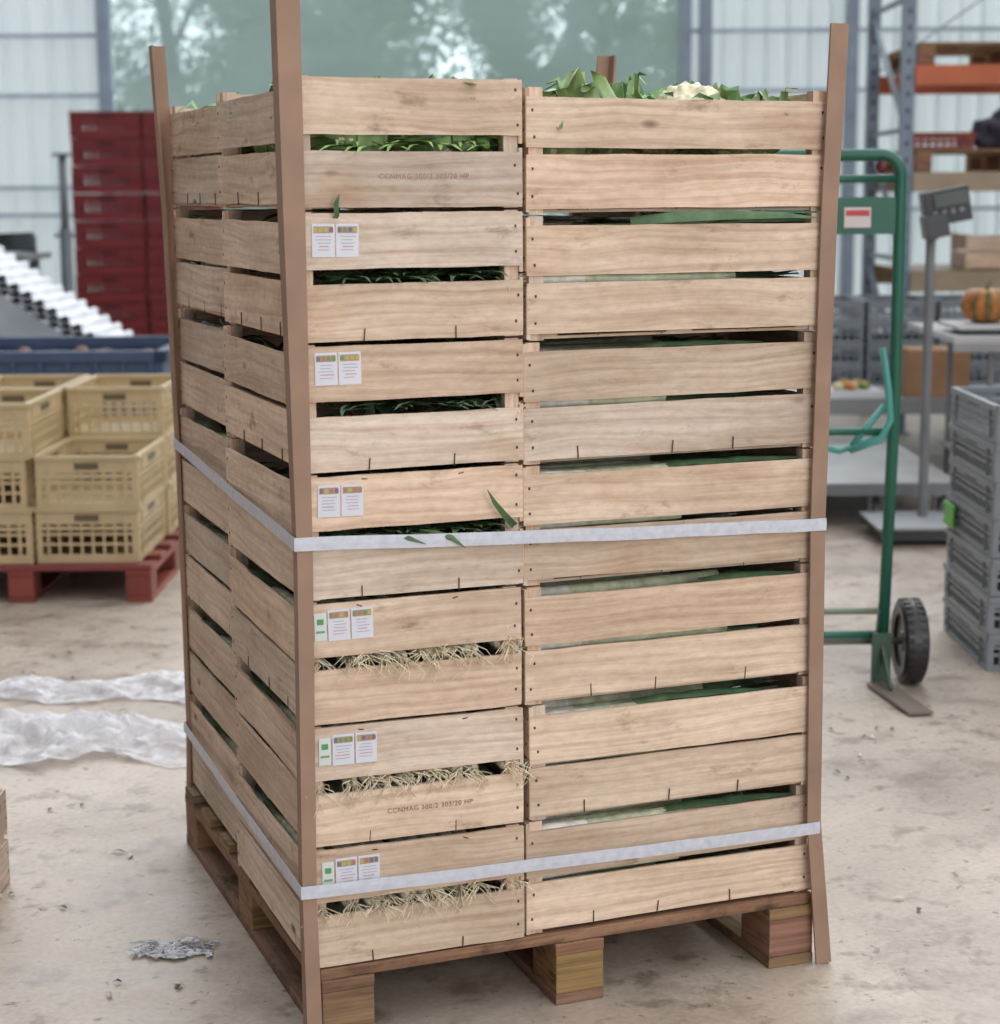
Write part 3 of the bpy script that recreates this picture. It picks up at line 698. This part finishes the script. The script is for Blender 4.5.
# ------------------------------------------------------------ outside
m_,nt,N,L,B=newmat('grass'); tc=N.new('ShaderNodeTexCoord').outputs['Object']; n=mapped_noise(N,L,tc,(1,1,1),2,6)
r=ramp(N,L,n.outputs[0],[(.3,lin(110,130,85)),(.7,lin(150,168,110))]); L.new(r.outputs[0],B.inputs['Base Color'])
mm=MB(); mm.bb(-60,60,20.15,120,-.3,-.05); obj('grass_ground',mm.mesh('grass',[m_]))
def tree(seed):
    random.seed(seed); m=MB(); bc=lin(90,88,78)
    def br(p,d,l,r,dep):
        P=[p];q=p.copy();dd=d.copy()
        for i in range(5):
            dd=(dd+Vector((U(-.12,.12),U(-.12,.12),U(0,.12)))).normalized(); q=q+dd*l/5; P.append(q.copy())
        m.tube(P,[r,r*.92,r*.84,r*.76,r*.66,r*.5],6,col=bc,cap=False)
        if dep>=1:
            for k in range(26):
                c=P[random.randrange(1,6)]+Vector((random.gauss(0,.3),random.gauss(0,.3),random.gauss(0,.25)))
                a=Vector((U(-1,1),U(-1,1),U(-1,1))).normalized()*.085; b_=a.orthogonal().normalized()*.055
                i0=len(m.v); m.v+=[c-a,c+b_,c+a,c-b_]; m.F((i0,i0+1,i0+2,i0+3),((0,0),)*4,G(135,168,95,.35),0,False)
        if dep<3:
            for k in range(4 if dep else 13):
                a=U(0,6.28); t=random.randrange(1,6); nd=(dd+Vector((math.cos(a),math.sin(a),U(-.1,.3)))*U(.4,.9)).normalized()
                br(P[t].copy(),nd,U(1.2,2.4) if dep==0 else l*U(.45,.65),r*.33,dep+1)
    br(Vector((0,0,-.1)),Vector((U(-.1,.1),0,1)).normalized(),U(9,11),U(.11,.17),0)
    return m.mesh('tree_mesh',[M_LEAF],False)
trees=[tree(i) for i in (41,42,43,44)]
random.seed(77)
for i in range(22):
    x=-15+i*1.25+U(-.5,.5); obj('tree',trees[i%4],Tr((x,U(27,46),-.05))@Rz(U(0,6))@Matrix.Scale(U(.85,1.2),4))
mm=MB(); random.seed(8)
for k in range(12000):
    x=U(-24,20); y=58+U(-.8,.8); zt=4.6+2.2*noise.noise(Vector((x*.25,0,0)))+1.0*noise.noise(Vector((x*1.1,1,0))); z=U(0,zt)
    c=Vector((x,y,z)); a=Vector((U(-1,1),U(-1,1),U(-1,1))).normalized()*.32; b_=a.orthogonal().normalized()*.22
    i0=len(mm.v); mm.v+=[c-a,c+b_,c+a,c-b_]; mm.F((i0,i0+1,i0+2,i0+3),((0,0),)*4,G(150,172,125,.3),0,False)
obj('hedge',mm.mesh('hedge',[M_LEAF],False))
# ------------------------------------------------------------ floor debris
mm=MB(); random.seed(12)
pts=[(-1.25,4.1),(-.95,3.95),(-.86,4.3),(-.72,3.5),(.9,3.9),(1.25,4.6),(-.6,3.5),(-1.1,4.6),(1.0,5.0)]+[(U(-1.6,-.85),U(3.6,6.5)) for _ in range(10)]+[(U(.85,1.5),U(3.6,7.5)) for _ in range(14)]
for (x,y) in pts:
    for k in range(2):
        p=Vector((x+U(-.05,.05),y+U(-.05,.05),.004)); a=U(0,6.28); l=U(.012,.035); d=Vector((math.cos(a),math.sin(a),0))
        mm.strip([p,p+d*l*.5+Vector((0,0,.006)),p+d*l],[.004,.012,.002],(-math.sin(a),math.cos(a),0),random.choice([G(60,60,45),G(200,190,160),G(100,75,55)]),fold=.3)
obj('plant_debris',mm.mesh('debris',[M_LEAF],False))
obj('plastic_wrap_scrap',film(-.76,-.60,3.64,3.74,3.1,.006,60,40))
# ------------------------------------------------------------ light
w=bpy.data.worlds.new('sky'); sc.world=w; w.use_nodes=True; nt=w.node_tree;N=nt.nodes;L=nt.links
bg=N['Background']; tc=N.new('ShaderNodeTexCoord').outputs['Generated']
def lobe(vec,a,b,c,d):
    dt=N.new('ShaderNodeVectorMath'); dt.operation='DOT_PRODUCT'; L.new(tc,dt.inputs[0]); dt.inputs[1].default_value=vec
    mr=N.new('ShaderNodeMapRange'); mr.interpolation_type='SMOOTHSTEP'; mr.inputs[1].default_value=a; mr.inputs[2].default_value=b; mr.inputs[3].default_value=c; mr.inputs[4].default_value=d
    L.new(dt.outputs['Value'],mr.inputs[0]); return mr.outputs[0]
ad=N.new('ShaderNodeMath'); ad.operation='ADD'
L.new(lobe((.88,-.15,.44),-.4,.95,.05,1.75),ad.inputs[0]); L.new(lobe((0,1,0),.3,.95,0,4.2),ad.inputs[1])
L.new(ad.outputs[0],bg.inputs[1]); bg.inputs[0].default_value=(.93,.96,1.0,1)
def area(name,loc,tgt,sx,sy,e,c=(1,.98,.96)):
    l=bpy.data.lights.new(name,'AREA'); l.shape='RECTANGLE'; l.size=sx; l.size_y=sy; l.energy=e; l.color=c
    o=bpy.data.objects.new(name,l); sc.collection.objects.link(o); o.location=loc
    o.rotation_euler=(Vector(tgt)-Vector(loc)).to_track_quat('-Z','Y').to_euler(); return o
area('front_right_fill',(3.6,-3.5,3.2),(.2,3.8,.8),4,3,125)  # added unseen fill lamp behind camera right, brightens the stack front; no doorway there
# ------------------------------------------------------------ camera
cam=bpy.data.cameras.new('camera'); co=bpy.data.objects.new('camera',cam); sc.collection.objects.link(co); sc.camera=co
pit,roll=.1666,-.0075
fw=Vector((0,math.cos(pit),-math.sin(pit))); r=Vector((1,0,0)); u=r.cross(fw)
r2=r*math.cos(roll)+u*math.sin(roll); u2=-r*math.sin(roll)+u*math.cos(roll)
Mc=Matrix((r2,u2,-fw)).transposed().to_4x4(); Mc.translation=(0,0,1.3855+ZB); co.matrix_world=Mc
cam.sensor_fit='HORIZONTAL'; cam.sensor_width=36; cam.lens=36*1.8947; cam.clip_end=300
cam.dof.use_dof=True; cam.dof.focus_distance=3.6; cam.dof.aperture_fstop=4.2
sc.view_settings.view_transform='Standard'
